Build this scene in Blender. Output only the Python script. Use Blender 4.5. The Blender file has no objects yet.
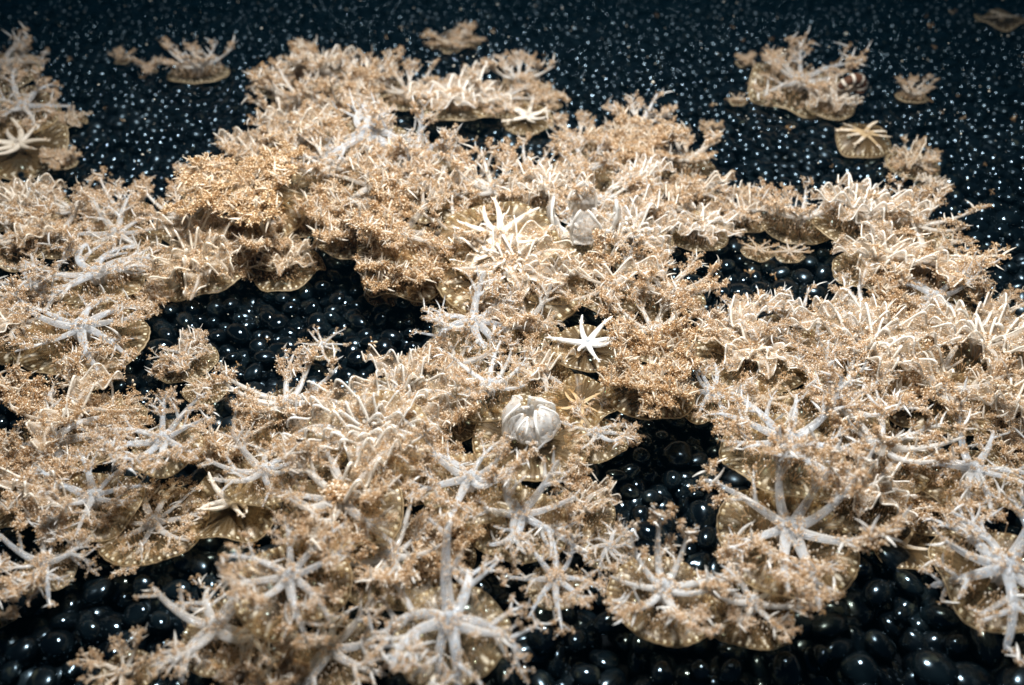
import bpy, math, random
import numpy as np
from mathutils import Vector, Matrix, Euler

# ------------------------------------------------------------------ camera, world, sun, exposure
SC = bpy.context.scene
W, H = 1024, 685
FPX = 800.0
PITCH = math.radians(37.0)
CAM_H = 0.47
cam_d = bpy.data.cameras.new('camera')
cam_d.sensor_width = 36.0
cam_d.lens = FPX * 36.0 / W
cam_d.clip_start = 0.01
cam_d.clip_end = 60.0
cam_d.dof.use_dof = True
cam_d.dof.focus_distance = 0.69
cam_d.dof.aperture_fstop = 4.6
cam = bpy.data.objects.new('camera', cam_d)
cam.location = (0, 0, CAM_H)
cam.rotation_euler = (math.pi / 2 - PITCH, 0, 0)
SC.collection.objects.link(cam)
SC.camera = cam

world = bpy.data.worlds.new('World')
SC.world = world
world.use_nodes = True
wn = world.node_tree.nodes
wl = world.node_tree.links
bg = wn['Background']
bg.inputs['Color'].default_value = (0.10, 0.42, 0.75, 1)     # the dim blue-green light of the tank water
bg.inputs['Strength'].default_value = 0.03

# the one lamp hung over the tank, above the middle of the animals: it makes the pool of light and the dark far end
lamp_d = bpy.data.lights.new('tank_lamp', 'SPOT')
lamp_d.energy = 104.0
lamp_d.color = (1.0, 0.965, 0.92)
lamp_d.shadow_soft_size = 0.085
lamp_d.spot_size = math.radians(124)
lamp_d.spot_blend = 0.9
lamp = bpy.data.objects.new('tank_lamp', lamp_d)
lamp.location = (0.03, 0.70, 1.05)
lamp.rotation_euler = (Vector((0.03, 0.70, 1.05)) - Vector((0.03, 0.82, 0.0))).to_track_quat('Z', 'Y').to_euler()
SC.collection.objects.link(lamp)

SC.view_settings.view_transform = 'Standard'
SC.view_settings.look = 'None'
SC.view_settings.exposure = 0.4
SC.view_settings.gamma = 1.0
SC.cycles.transparent_max_bounces = 20
SC.cycles.max_bounces = 5
SC.cycles.diffuse_bounces = 3
SC.cycles.glossy_bounces = 2
SC.cycles.transmission_bounces = 4

rng = np.random.default_rng(7)
random.seed(7)
COL = SC.collection


def ground(u, v, z=0.0):
    """The point at height z seen at a place of the photograph, and its distance from the lens."""
    x = (u - W / 2) / FPX
    y = -(v - H / 2) / FPX
    d = Vector((x, math.cos(PITCH) + y * math.sin(PITCH), -math.sin(PITCH) + y * math.cos(PITCH)))
    t = (z - CAM_H) / d.z
    p = Vector((0, 0, CAM_H)) + d * t
    return p, t


# ------------------------------------------------------------------ materials
def nodes(name):
    m = bpy.data.materials.new(name)
    m.use_nodes = True
    nt = m.node_tree
    for n in list(nt.nodes):
        nt.nodes.remove(n)
    return m, nt, nt.nodes, nt.links


def N(nt, t, **kw):
    n = nt.nodes.new(t)
    for k, v in kw.items():
        setattr(n, k, v)
    return n


def mixc(nt, fac, a, b):
    n = nt.nodes.new('ShaderNodeMix')
    n.data_type = 'RGBA'
    for sock, val in ((n.inputs[0], fac), (n.inputs[6], a), (n.inputs[7], b)):
        if isinstance(val, (int, float)):
            sock.default_value = val
        elif isinstance(val, tuple):
            sock.default_value = val + (1,) if len(val) == 3 else val
        else:
            nt.links.new(val, sock)
    return n.outputs[2]


def mth(nt, op, a, b=None, c=None, clamp=False):
    n = nt.nodes.new('ShaderNodeMath')
    n.operation = op
    n.use_clamp = clamp
    for i, val in enumerate((a, b, c)):
        if val is None:
            continue
        if isinstance(val, (int, float)):
            n.inputs[i].default_value = val
        else:
            nt.links.new(val, n.inputs[i])
    return n.outputs[0]


def attr(nt, name, typ='GEOMETRY'):
    n = N(nt, 'ShaderNodeAttribute', attribute_name=name, attribute_type=typ)
    return n.outputs['Fac']


def ramp(nt, fac, stops):
    n = nt.nodes.new('ShaderNodeMapRange')
    n.interpolation_type = 'SMOOTHSTEP'
    n.inputs['From Min'].default_value = stops[0]
    n.inputs['From Max'].default_value = stops[1]
    n.inputs['To Min'].default_value = stops[2]
    n.inputs['To Max'].default_value = stops[3]
    nt.links.new(fac, n.inputs['Value'])
    return n.outputs['Result']


def jelly_shader(nt, color, opac, rough, translucent, spec=0.5, coat=0.0, normal=None, through=(1.0, 0.93, 0.80, 1)):
    L = nt.links
    p = nt.nodes.new('ShaderNodeBsdfPrincipled')
    L.new(color, p.inputs['Base Color'])
    p.inputs['Roughness'].default_value = rough
    p.inputs['Specular IOR Level'].default_value = spec
    p.inputs['Coat Weight'].default_value = coat
    p.inputs['Coat Roughness'].default_value = 0.12
    tr = nt.nodes.new('ShaderNodeBsdfTranslucent')
    L.new(color, tr.inputs['Color'])
    if normal is not None:
        L.new(normal, p.inputs['Normal'])
    m1 = nt.nodes.new('ShaderNodeMixShader')
    m1.inputs[0].default_value = translucent
    L.new(p.outputs[0], m1.inputs[1])
    L.new(tr.outputs[0], m1.inputs[2])
    tp = nt.nodes.new('ShaderNodeBsdfTransparent')
    tp.inputs['Color'].default_value = through
    m2 = nt.nodes.new('ShaderNodeMixShader')
    if isinstance(opac, (int, float)):
        m2.inputs[0].default_value = opac
    else:
        L.new(opac, m2.inputs[0])
    L.new(tp.outputs[0], m2.inputs[1])
    L.new(m1.outputs[0], m2.inputs[2])
    o = nt.nodes.new('ShaderNodeOutputMaterial')
    L.new(m2.outputs[0], o.inputs[0])


def make_arm_mat():
    m, nt, n, L = nodes('arm_flesh')
    pale = attr(nt, 'pale', 'OBJECT')
    edge = attr(nt, 'edge')
    tc = N(nt, 'ShaderNodeTexCoord')
    nz = N(nt, 'ShaderNodeTexNoise')
    nz.inputs['Scale'].default_value = 14.0
    nz.inputs['Detail'].default_value = 4.0
    L.new(tc.outputs['Object'], nz.inputs['Vector'])
    base = mixc(nt, pale, (0.62, 0.46, 0.27), (0.50, 0.61, 0.74))
    f = ramp(nt, nz.outputs['Fac'], (0.45, 0.7, 0.0, 0.45))
    base = mixc(nt, f, base, (0.50, 0.35, 0.18))
    base = mixc(nt, attr(nt, 'tan'), base, mixc(nt, pale, (0.40, 0.24, 0.09), (0.50, 0.35, 0.19)))
    white = mixc(nt, pale, (0.92, 0.82, 0.66), (1.0, 1.0, 0.98))
    base = mixc(nt, edge, base, white)
    bp = N(nt, 'ShaderNodeBump')
    bp.inputs['Strength'].default_value = 0.35
    bp.inputs['Distance'].default_value = 0.003
    nz2 = N(nt, 'ShaderNodeTexNoise')
    nz2.inputs['Scale'].default_value = 45.0
    L.new(tc.outputs['Object'], nz2.inputs['Vector'])
    L.new(nz2.outputs['Fac'], bp.inputs['Height'])
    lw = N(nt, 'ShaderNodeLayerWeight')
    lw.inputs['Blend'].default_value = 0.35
    base = mixc(nt, mth(nt, 'MULTIPLY', ramp(nt, lw.outputs['Facing'], (0.22, 0.62, 0.0, 1.0)), 0.85), base, white)  # rim highlights put into the colour: base whitens where flesh turns from view
    op = mth(nt, 'MULTIPLY_ADD', lw.outputs['Facing'], 0.65, 0.30)
    op = mth(nt, 'MAXIMUM', op, mth(nt, 'MULTIPLY', edge, 0.95), clamp=True)
    jelly_shader(nt, base, op, 0.22, 0.38, 0.7, 0.4, bp.outputs[0], (0.97, 0.98, 1.0, 1))
    return m


def make_frill_mat():
    m, nt, n, L = nodes('frill_flesh')
    pale = attr(nt, 'pale', 'OBJECT')
    tip = attr(nt, 'tip')
    lo = mixc(nt, pale, (0.44, 0.235, 0.072), (0.70, 0.475, 0.240))
    hi = mixc(nt, pale, (1.0, 0.84, 0.58), (1.0, 0.97, 0.92))
    c = mixc(nt, tip, lo, hi)
    jelly_shader(nt, c, mth(nt, 'MULTIPLY_ADD', tip, 0.55, 0.50, clamp=True), 0.28, 0.42, 0.6)
    return m


def make_bell_mat():
    m, nt, n, L = nodes('bell_flesh')
    pale = attr(nt, 'pale', 'OBJECT')
    rad = attr(nt, 'rad')
    ang = attr(nt, 'ang')          # radians
    seed = attr(nt, 'seed', 'OBJECT')
    tc = N(nt, 'ShaderNodeTexCoord')
    nz = N(nt, 'ShaderNodeTexNoise')
    nz.inputs['Scale'].default_value = 5.0
    nz.inputs['Detail'].default_value = 6.0
    off = N(nt, 'ShaderNodeVectorMath', operation='ADD')
    cmb = N(nt, 'ShaderNodeCombineXYZ')
    L.new(seed, cmb.inputs[0])
    L.new(tc.outputs['Object'], off.inputs[0])
    L.new(cmb.outputs[0], off.inputs[1])
    L.new(off.outputs[0], nz.inputs['Vector'])
    base = mixc(nt, pale, (0.16, 0.090, 0.030), (0.25, 0.195, 0.115))
    base = mixc(nt, ramp(nt, nz.outputs['Fac'], (0.42, 0.66, 0.0, 0.7)), base, (0.24, 0.145, 0.055))
    # fine radial muscle lines
    wob = mth(nt, 'MULTIPLY', nz.outputs['Fac'], 9.0)
    ln = mth(nt, 'SINE', mth(nt, 'ADD', mth(nt, 'MULTIPLY', ang, 48.0), wob))
    ln = mth(nt, 'MULTIPLY', ramp(nt, ln, (-0.3, 1.0, 0.0, 0.42)), ramp(nt, rad, (0.2, 0.6, 0.2, 1.0)))
    base = mixc(nt, ln, base, (0.55, 0.44, 0.28))
    # sixteen pale bars running in from the rim
    br = mth(nt, 'COSINE', mth(nt, 'ADD', mth(nt, 'MULTIPLY', ang, 16.0), mth(nt, 'MULTIPLY', nz.outputs['Fac'], 3.0)))
    br = ramp(nt, br, (0.55, 1.0, 0.0, 0.9))
    band = mth(nt, 'MULTIPLY', ramp(nt, rad, (0.62, 0.76, 0.0, 1.0)), ramp(nt, rad, (0.86, 0.93, 1.0, 0.0)))
    br = mth(nt, 'MULTIPLY', mth(nt, 'MULTIPLY', br, band), ramp(nt, nz.outputs['Fac'], (0.40, 0.58, 0.15, 0.9)))
    base = mixc(nt, br, base, (0.85, 0.80, 0.66))
    # row of small dots along the rim
    dt = mth(nt, 'COSINE', mth(nt, 'MULTIPLY', ang, 40.0))
    dt = ramp(nt, dt, (0.25, 0.8, 0.0, 1.0))
    dband = mth(nt, 'MULTIPLY', ramp(nt, rad, (0.895, 0.92, 0.0, 1.0)), ramp(nt, rad, (0.945, 0.965, 1.0, 0.0)))
    dt = mth(nt, 'MULTIPLY', mth(nt, 'MULTIPLY', dt, dband), ramp(nt, nz.outputs['Fac'], (0.35, 0.55, 0.35, 1.0)))
    base = mixc(nt, dt, base, (0.86, 0.80, 0.60))
    rim = ramp(nt, rad, (0.975, 1.0, 0.0, 1.0))
    base = mixc(nt, mth(nt, 'MULTIPLY', rim, 0.9), base, (0.85, 0.70, 0.46))
    op = mth(nt, 'MULTIPLY_ADD', mth(nt, 'MAXIMUM', mth(nt, 'MAXIMUM', br, dt), rim), 0.6, mth(nt, 'MULTIPLY_ADD', mth(nt, 'POWER', rad, 3.0), 0.20, 0.20), clamp=True)
    jelly_shader(nt, base, op, 0.40, 0.4, 0.35, 0.05)
    return m


def make_pebble_mat():
    m, nt, n, L = nodes('black_pebble')
    tc = N(nt, 'ShaderNodeTexCoord')
    oi = N(nt, 'ShaderNodeObjectInfo')
    nz = N(nt, 'ShaderNodeTexNoise')
    nz.noise_dimensions = '4D'
    nz.inputs['Scale'].default_value = 95.0
    nz.inputs['Detail'].default_value = 5.0
    L.new(oi.outputs['Random'], nz.inputs['W'])
    L.new(N(nt, 'ShaderNodeNewGeometry').outputs['Position'], nz.inputs['Vector'])
    big = N(nt, 'ShaderNodeTexNoise')
    big.inputs['Scale'].default_value = 42.0
    L.new(nz.inputs['Vector'].links[0].from_socket, big.inputs['Vector'])
    base = mixc(nt, ramp(nt, big.outputs['Fac'], (0.4, 0.7, 0.0, 1.0)), (0.0010, 0.0018, 0.0026), (0.003, 0.006, 0.008))
    film = ramp(nt, nz.outputs['Fac'], (0.60, 0.74, 0.0, 0.55))
    base = mixc(nt, film, base, (0.045, 0.05, 0.035))
    p = n.new('ShaderNodeBsdfPrincipled')
    L.new(base, p.inputs['Base Color'])
    L.new(ramp(nt, nz.outputs['Fac'], (0.3, 0.7, 0.13, 0.22)), p.inputs['Roughness'])
    p.inputs['Specular IOR Level'].default_value = 0.6
    rg = N(nt, 'ShaderNodeTexNoise')
    rg.inputs['Scale'].default_value = 31.0
    rg.inputs['Detail'].default_value = 0.0
    L.new(nz.inputs['Vector'].links[0].from_socket, rg.inputs['Vector'])
    pt = N(nt, 'ShaderNodeTexNoise')
    pt.inputs['Scale'].default_value = 7.0
    pt.inputs['Detail'].default_value = 5.0
    L.new(nz.inputs['Vector'].links[0].from_socket, pt.inputs['Vector'])
    L.new(mth(nt, 'ADD', ramp(nt, nz.outputs['Fac'], (0.3, 0.7, 0.07, 0.13)), mth(nt, 'ADD', ramp(nt, rg.outputs['Fac'], (0.45, 0.65, 0.0, 0.08)), ramp(nt, pt.outputs['Fac'], (0.48, 0.66, 0.0, 0.22)))), p.inputs['Roughness'])
    p.inputs['Specular Tint'].default_value = (0.55, 0.80, 1.0, 1)
    bp = N(nt, 'ShaderNodeBump')
    bp.inputs['Strength'].default_value = 0.06
    bp.inputs['Distance'].default_value = 0.001
    L.new(nz.outputs['Fac'], bp.inputs['Height'])
    L.new(bp.outputs[0], p.inputs['Normal'])
    o = n.new('ShaderNodeOutputMaterial')
    L.new(p.outputs[0], o.inputs[0])
    return m


def make_simple(name, col, rough):
    m, nt, n, L = nodes(name)
    p = n.new('ShaderNodeBsdfPrincipled')
    nz = N(nt, 'ShaderNodeTexNoise')
    nz.inputs['Scale'].default_value = 60.0
    c = mixc(nt, ramp(nt, nz.outputs['Fac'], (0.35, 0.7, 0.0, 1.0)), tuple(v * 0.6 for v in col), col)
    L.new(c, p.inputs['Base Color'])
    p.inputs['Roughness'].default_value = rough
    p.inputs['Specular IOR Level'].default_value = 0.03
    o = n.new('ShaderNodeOutputMaterial')
    L.new(p.outputs[0], o.inputs[0])
    return m


ARM, FRILL, BELL, PEBBLE = make_arm_mat(), make_frill_mat(), make_bell_mat(), make_pebble_mat()
SILT = make_simple('dark_silt', (0.002, 0.003, 0.004), 0.8)
SPECK = make_simple('suspended_matter', (0.75, 0.72, 0.62), 0.5)
STRIPE = make_simple('striped_flesh', (0.10, 0.05, 0.03), 0.35)


# ------------------------------------------------------------------ mesh collector
class MB:
    def __init__(self):
        self.v, self.f, self.a, self.n = [], [], {}, 0

    def add(self, verts, faces, **at):
        verts = np.asarray(verts, float)
        faces = np.asarray(faces, int)
        self.v.append(verts)
        self.f.append(faces + self.n)
        for k, val in at.items():
            have = sum(len(q) for q in self.a.get(k, []))
            if have < self.n:
                self.a.setdefault(k, []).append(np.zeros(self.n - have))
            self.a.setdefault(k, []).append(np.broadcast_to(np.asarray(val, float), (len(verts),)))
        self.n += len(verts)

    def mesh(self, name, mat):
        me = bpy.data.meshes.new(name)
        V = np.concatenate(self.v)
        tri = [f for f in self.f if f.shape[1] == 3]
        quad = [f for f in self.f if f.shape[1] == 4]
        T = np.concatenate(tri) if tri else np.zeros((0, 3), int)
        Q = np.concatenate(quad) if quad else np.zeros((0, 4), int)
        me.vertices.add(len(V))
        me.vertices.foreach_set('co', V.ravel())
        me.loops.add(T.size + Q.size)
        me.loops.foreach_set('vertex_index', np.concatenate([T.ravel(), Q.ravel()]))
        me.polygons.add(len(T) + len(Q))
        st = np.concatenate([np.arange(len(T)) * 3, T.size + np.arange(len(Q)) * 4])
        me.polygons.foreach_set('loop_start', st)
        me.polygons.foreach_set('use_smooth', np.ones(len(st), bool))
        me.update(calc_edges=True)
        for k, val in self.a.items():
            have = sum(len(q) for q in val)
            if have < self.n:
                val.append(np.zeros(self.n - have))
            at = me.attributes.new(k, 'FLOAT', 'POINT')
            at.data.foreach_set('value', np.concatenate(val))
        me.materials.append(mat)
        me.validate()
        return me


def ico(sub):
    import bmesh
    bm = bmesh.new()
    bmesh.ops.create_icosphere(bm, subdivisions=sub, radius=1.0)
    v = np.array([x.co[:] for x in bm.verts])
    f = np.array([[w.index for w in x.verts] for x in bm.faces])
    bm.free()
    return v, f


ICO1, ICO2, ICO3 = ico(1), ico(2), ico(3)


def tube_geo(path, rad, sides=7, flat=1.0):
    P = np.asarray(path, float)
    R = np.asarray(rad, float)
    T = np.gradient(P, axis=0)
    T /= np.linalg.norm(T, axis=1)[:, None] + 1e-9
    ref = np.array([0, 0, 1.0]) if abs(T[0, 2]) < 0.85 else np.array([1.0, 0, 0])
    S = []
    s = np.cross(T[0], ref)
    s /= np.linalg.norm(s)
    for t in T:
        s = s - t * np.dot(s, t)
        s /= np.linalg.norm(s) + 1e-9
        S.append(s.copy())
    S = np.array(S)
    U = np.cross(S, T)
    th = np.linspace(0, 2 * np.pi, sides, endpoint=False)
    c, sn = np.cos(th), np.sin(th)
    V = P[:, None, :] + R[:, None, None] * (S[:, None, :] * c[None, :, None] + flat * U[:, None, :] * sn[None, :, None])
    n = len(P)
    idx = np.arange(n * sides).reshape(n, sides)
    a = idx[:-1]
    b = idx[1:]
    F = np.stack([a, np.roll(a, -1, 1), np.roll(b, -1, 1), b], -1).reshape(-1, 4)
    return V.reshape(-1, 3), F


# ------------------------------------------------------------------ frill tufts: a stalk with knobs
def knob(mb, p, r, tip, stretch=1.0, d=None):
    v = ICO1[0] * r
    if d is not None:
        v = v + np.outer(ICO1[0] @ d, d) * r * (stretch - 1)
    mb.add(v + p, ICO1[1], tip=tip)


def twig(mb, p, q, r, tip):
    d = q - p
    d = d / (np.linalg.norm(d) + 1e-9)
    s = np.cross(d, [0.3, 0.5, 0.8])
    s /= np.linalg.norm(s) + 1e-9
    u = np.cross(d, s)
    V = []
    for o, rr in ((p, r), (q, r * 0.6)):
        for k in range(3):
            a = k * 2 * math.pi / 3
            V.append(o + rr * (math.cos(a) * s + math.sin(a) * u))
    mb.add(V, [[0, 1, 4, 3], [1, 2, 5, 4], [2, 0, 3, 5]], tip=tip)


def make_tuft(r, slim=False):
    mb = MB()
    o = np.zeros(3)
    n = r.integers(4, 6)
    top = np.array([r.normal(0, .12), r.normal(0, .12), 0.55])
    twig(mb, o, top, 0.10, 0.12)
    for k in range(n):
        a = k * 2.4 + r.uniform(0, 1)
        d = np.array([math.cos(a), math.sin(a), r.uniform(0.2, 1.1)])
        d /= np.linalg.norm(d)
        e = top * r.uniform(0.5, 1.0) + d * r.uniform(0.4, 0.95)
        twig(mb, top * 0.8, e, 0.055, 0.35)
        w = r.random()
        t = 1.0 if w < 0.30 else r.uniform(0.0, 0.45)
        rr = (0.11 if slim else 0.150) * r.uniform(0.75, 1.15) * (1.25 if t > 0.9 else 1.0)
        knob(mb, e, rr, t, r.uniform(1.2, 2.0 if not slim else 2.8), d)
    return mb


TUFTS = []
for k in range(9):
    tb = make_tuft(np.random.default_rng(k), k % 3 == 2)
    V = np.concatenate(tb.v)
    A = np.concatenate(tb.a['tip'])
    TUFTS.append((V, [f for f in tb.f], A))


def place_tufts(mb, items, r):
    """items: list of (pos, dir, scale)"""
    for (p, d, s) in items:
        V, Fs, A = TUFTS[r.integers(len(TUFTS))]
        d = d / (np.linalg.norm(d) + 1e-9)
        x = np.cross(d, r.normal(size=3))
        x /= np.linalg.norm(x) + 1e-9
        y = np.cross(d, x)
        M = np.stack([x, y, d]) * s * 0.86
        base = mb.n
        mb.v.append(V @ M + p)
        mb.a.setdefault('tip', []).append(np.clip(A * r.uniform(0.7, 1.15), 0, 1))
        for f in Fs:
            mb.f.append(f + base)
        mb.n += len(V)


UP = np.array([0, 0, 1.0])


def finger(mb, r, p, d, ln):
    d = d / (np.linalg.norm(d) + 1e-9)
    side = np.cross(d, r.normal(size=3))
    side /= np.linalg.norm(side) + 1e-9
    t = np.linspace(0, 1, 6)[:, None]
    path = p + d * t * ln + side * (t ** 2) * ln * r.uniform(0.1, 0.6)
    rad = min(ln * 0.085, 0.017) * np.array([0.7, 1.0, 1.05, 0.9, 0.6, 0.12])
    v, f = tube_geo(path, rad, 5, 0.75)
    mb.add(v, f, edge=r.uniform(0.6, 1.0))


def grow(mb, tufts, r, p, d, length, rad, depth, P):
    n = max(4, int(length / 0.05) + 2)
    path, rads = [p.copy()], [rad]
    cur = d / np.linalg.norm(d)
    wand = r.normal(0, P['wander'], 3)
    lift = P['lift'][min(depth, len(P['lift']) - 1)]
    step = length / n
    side0 = 1 if r.random() < 0.5 else -1
    kids = []
    for i in range(n):
        t = (i + 1) / n
        l = lift[0] + (lift[1] - lift[0]) * t
        cur = cur + (UP * l + wand + r.normal(0, P['wander'] * 0.6, 3)) * step * 5
        cur /= np.linalg.norm(cur)
        p = p + cur * step
        path.append(p.copy())
        rr = rad * (1 - t * (1 - P['taper']))
        if i == n - 1:
            rr *= 0.35
        rads.append(rr)
        if depth < P['depth'] and t > P['start'][min(depth, 1)] and t < 0.97 and r.random() < P['branch'][min(depth, len(P['branch']) - 1)]:
            side0 = -side0
            s = np.cross(cur, UP)
            s /= np.linalg.norm(s) + 1e-9
            k = cur * math.cos(P['fork']) + s * side0 * math.sin(P['fork']) + UP * r.normal(P['bup'], 0.25)
            kids.append((p.copy(), k, length * r.uniform(*P['blen']) * (1.15 - 0.5 * t), rr * P['brad'], depth + 1))
        dens = P['dens'][min(depth, len(P['dens']) - 1)]
        for _ in range(r.poisson(dens)):
            s = np.cross(cur, UP)
            s /= np.linalg.norm(s) + 1e-9
            a = r.normal(0, 1.0)
            out = UP * math.cos(a) + s * math.sin(a) + cur * r.normal(0.2, 0.3)
            out /= np.linalg.norm(out)
            tufts.append((p + out * rr * 0.7 - cur * step * r.random(), out, r.uniform(*P['tsize'])))
    V, F = tube_geo(path, rads, 8 if depth == 0 else (6 if depth == 1 else 5), P['flat'])
    mb.add(V, F, edge=min(1.0, P['white'] + 0.12 * depth))
    for _ in range(r.poisson(P.get('finger', (0, 0, 0))[min(depth, 2)])):
        i = r.integers(1, len(path))
        finger(mb, r, path[i], UP * r.uniform(0.2, 1.1) + r.normal(0, 0.8, 3), r.uniform(0.09, 0.27))
    for _ in range(P['endtuft']):
        tufts.append((path[-1], cur + r.normal(0, 0.7, 3), r.uniform(*P['tsize']) * 1.1))
    for k in kids:
        grow(mb, tufts, r, k[0], k[1], k[2], max(k[3], 0.006), k[4], P)


ARMKINDS = {
    # bold smooth arms spread low
    'star': dict(wander=0.11, lift=[(0.10, -0.10), (0.05, 0.05), (0.1, 0.1)], taper=0.30, depth=2, start=(0.30, 0.2), branch=(0.42, 0.30),
                 fork=0.75, bup=0.15, blen=(0.28, 0.5), brad=0.62, dens=(0.8, 1.5, 2.0), finger=(1.2, .5, .4), tsize=(0.030, 0.055), flat=0.62, white=0.28, endtuft=2, rad=0.063),
    # slender arms hidden in frills
    'fuzzy': dict(wander=0.11, lift=[(0.10, -0.10), (0.14, 0.05), (0.2, 0.1)], taper=0.25, depth=2, start=(0.12, 0.1), branch=(0.62, 0.5),
                  fork=0.95, bup=0.35, blen=(0.30, 0.48), brad=0.55, dens=(1.3, 1.4, 1.7), finger=(9, 1.6, .8), tsize=(0.036, 0.078), flat=0.7, white=0.6, endtuft=3, rad=0.046),
    # antlers rising
    'raised': dict(wander=0.06, lift=[(0.24, 0.06), (0.12, 0.12), (0.1, 0.1)], taper=0.32, depth=2, start=(0.30, 0.2), branch=(0.36, 0.35),
                   fork=0.70, bup=0.2, blen=(0.30, 0.5), brad=0.68, dens=(1.0, 1.5, 2.0), finger=(3, .8, .5), tsize=(0.034, 0.060), flat=0.7, white=0.6, endtuft=2, rad=0.060),
    # thick bluish antlers lying low
    'antler': dict(wander=0.15, lift=[(0.05, 0.0), (0.08, 0.0), (0.1, 0.1)], taper=0.45, depth=2, start=(0.28, 0.3), branch=(0.30, 0.28),
                   fork=0.85, bup=0.1, blen=(0.38, 0.6), brad=0.72, dens=(0.9, 1.3, 1.8), finger=(1, .4, .3), tsize=(0.026, 0.048), flat=0.65, white=0.30, endtuft=2, rad=0.069),
    # thin needle arms of small ones
    'spider': dict(wander=0.04, lift=[(0.10, -0.05), (0.0, 0.0)], taper=0.25, depth=1, start=(0.55, 0.5), branch=(0.3, 0.1),
                   fork=0.6, bup=0.1, blen=(0.2, 0.35), brad=0.6, dens=(0.9, 2.0), tsize=(0.035, 0.06), flat=0.8, white=0.6, endtuft=3, rad=0.055),
    'smooth': dict(wander=0.13, lift=[(0.08, -0.05), (0.04, 0.0)], taper=0.5, depth=1, start=(0.42, 0.5), branch=(0.22, 0.1),
                   fork=0.8, bup=0.1, blen=(0.35, 0.5), brad=0.75, dens=(0.5, 0.8), tsize=(0.03, 0.05), flat=0.55, white=0.12, endtuft=1, rad=0.10),
    'bare': dict(wander=0.09, lift=[(0.10, -0.02), (0.0, 0.0)], taper=0.28, depth=1, start=(0.55, 0.5), branch=(0.16, 0.1),
                 fork=0.5, bup=0.1, blen=(0.15, 0.25), brad=0.6, dens=(0.12, 0.6), tsize=(0.03, 0.045), flat=0.7, white=0.9, endtuft=0, rad=0.095),
}


def ribbon_arm(mb, tufts, r, length=1.0, curl=0.0, width=0.20, wn=3.0, tube=0.020):
    """a folded membrane with a white cord along its wavy margin"""
    n, m = 44, 7
    t = np.linspace(0, 1, n)
    ph = r.uniform(0, 6)
    x = t * length
    y = 0.06 * np.sin(t * 5 + ph)
    z = 0.06 + 0.24 * np.sin(t * 2.2) - 0.10 * t
    mid = np.stack([x, y, z], 1)
    V = []
    for j in range(m):
        s = (j / (m - 1)) * 2 - 1
        w = width * (0.35 + 0.65 * np.sin(np.pi * np.clip(t * 0.9 + 0.08, 0, 1)))
        ruff = np.sin(t * wn * 2 * np.pi + ph + (0 if s > 0 else 1.4)) * abs(s) ** 1.5
        V.append(np.stack([x + ruff * 0.035, y + s * w, z + 0.10 * ruff + 0.10 * abs(s) ** 1.6 - 0.02], 1))
    V = np.array(V)
    idx = np.arange(m * n).reshape(m, n)
    F = np.stack([idx[:-1, :-1], idx[:-1, 1:], idx[1:, 1:], idx[1:, :-1]], -1).reshape(-1, 4)
    ed = np.repeat(np.linspace(-1, 1, m) ** 2, n) * 0.35
    mb.add(V.reshape(-1, 3), F, edge=ed, tan=0.85)
    for j in (0, m - 1):
        v, f = tube_geo(V[j], np.full(n, tube) * (1 - 0.4 * t), 6)
        mb.add(v, f, edge=1.0)
    v, f = tube_geo(mid - [0, 0, 0.02], 0.045 * (1 - 0.7 * t), 7, 0.7)
    mb.add(v, f, edge=0.4)
    for _ in range(95):
        j = r.integers(0, m)
        i = r.integers(3, n)
        tufts.append((V[j, i], UP + r.normal(0, 0.6, 3), r.uniform(0.035, 0.062)))


def curled_arm(mb, tufts, r, close=1.0):
    """an arm bent up and over so that eight make a cage"""
    n = 26
    a = np.linspace(-1.25, 1.35 * close, n)
    k = 0.55 if close > 0.9 else 0.66
    x = 0.10 + k * np.cos(a)
    z = k * 0.92 * (0.95 + np.sin(a))
    y = 0.05 * np.sin(a * 2 + r.uniform(0, 6))
    path = np.stack([x, y, z], 1)
    w = (0.26 if close > 0.9 else 0.20) * np.sin(np.linspace(0.06, 3.08, n) ** 1.0) ** 0.6 * r.uniform(0.85, 1.1)
    idx = np.arange(5 * n).reshape(5, n)
    V = []
    for j, s in enumerate((-1, -.5, 0, .5, 1)):
        q = path.copy()
        q[:, 1] += s * w * 1.5
        q[:, 0] -= (1 - s * s) * -0.03 + abs(s) * 0.10 * np.sin(np.linspace(0, 3.14, n))
        q[:, 2] += abs(s) * 0.02 * np.sin(np.arange(n) * 0.8)
        V.append(q)
    V = np.array(V)
    F = np.stack([idx[:-1, :-1], idx[:-1, 1:], idx[1:, 1:], idx[1:, :-1]], -1).reshape(-1, 4)
    mb.add(V.reshape(-1, 3), F, edge=0.55, tan=0.25)
    for j in (0, 4):
        v, f = tube_geo(V[j], np.full(n, 0.034) * (1 + 0.25 * np.sin(np.arange(n) * 0.9)), 6)
        mb.add(v, f, edge=1.0)
    for _ in range(36):
        i = r.integers(2, n)
        c = np.array([0.14, 0, 0.52])
        out = (path[i] - c) / np.linalg.norm(path[i] - c)
        q = path[i] + np.array([0, r.uniform(-1, 1) * w[i] * 1.2, 0])
        tufts.append((q, out * r.choice((1, 1, -1)) + r.normal(0, 0.5, 3), r.uniform(0.035, 0.065)))


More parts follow.
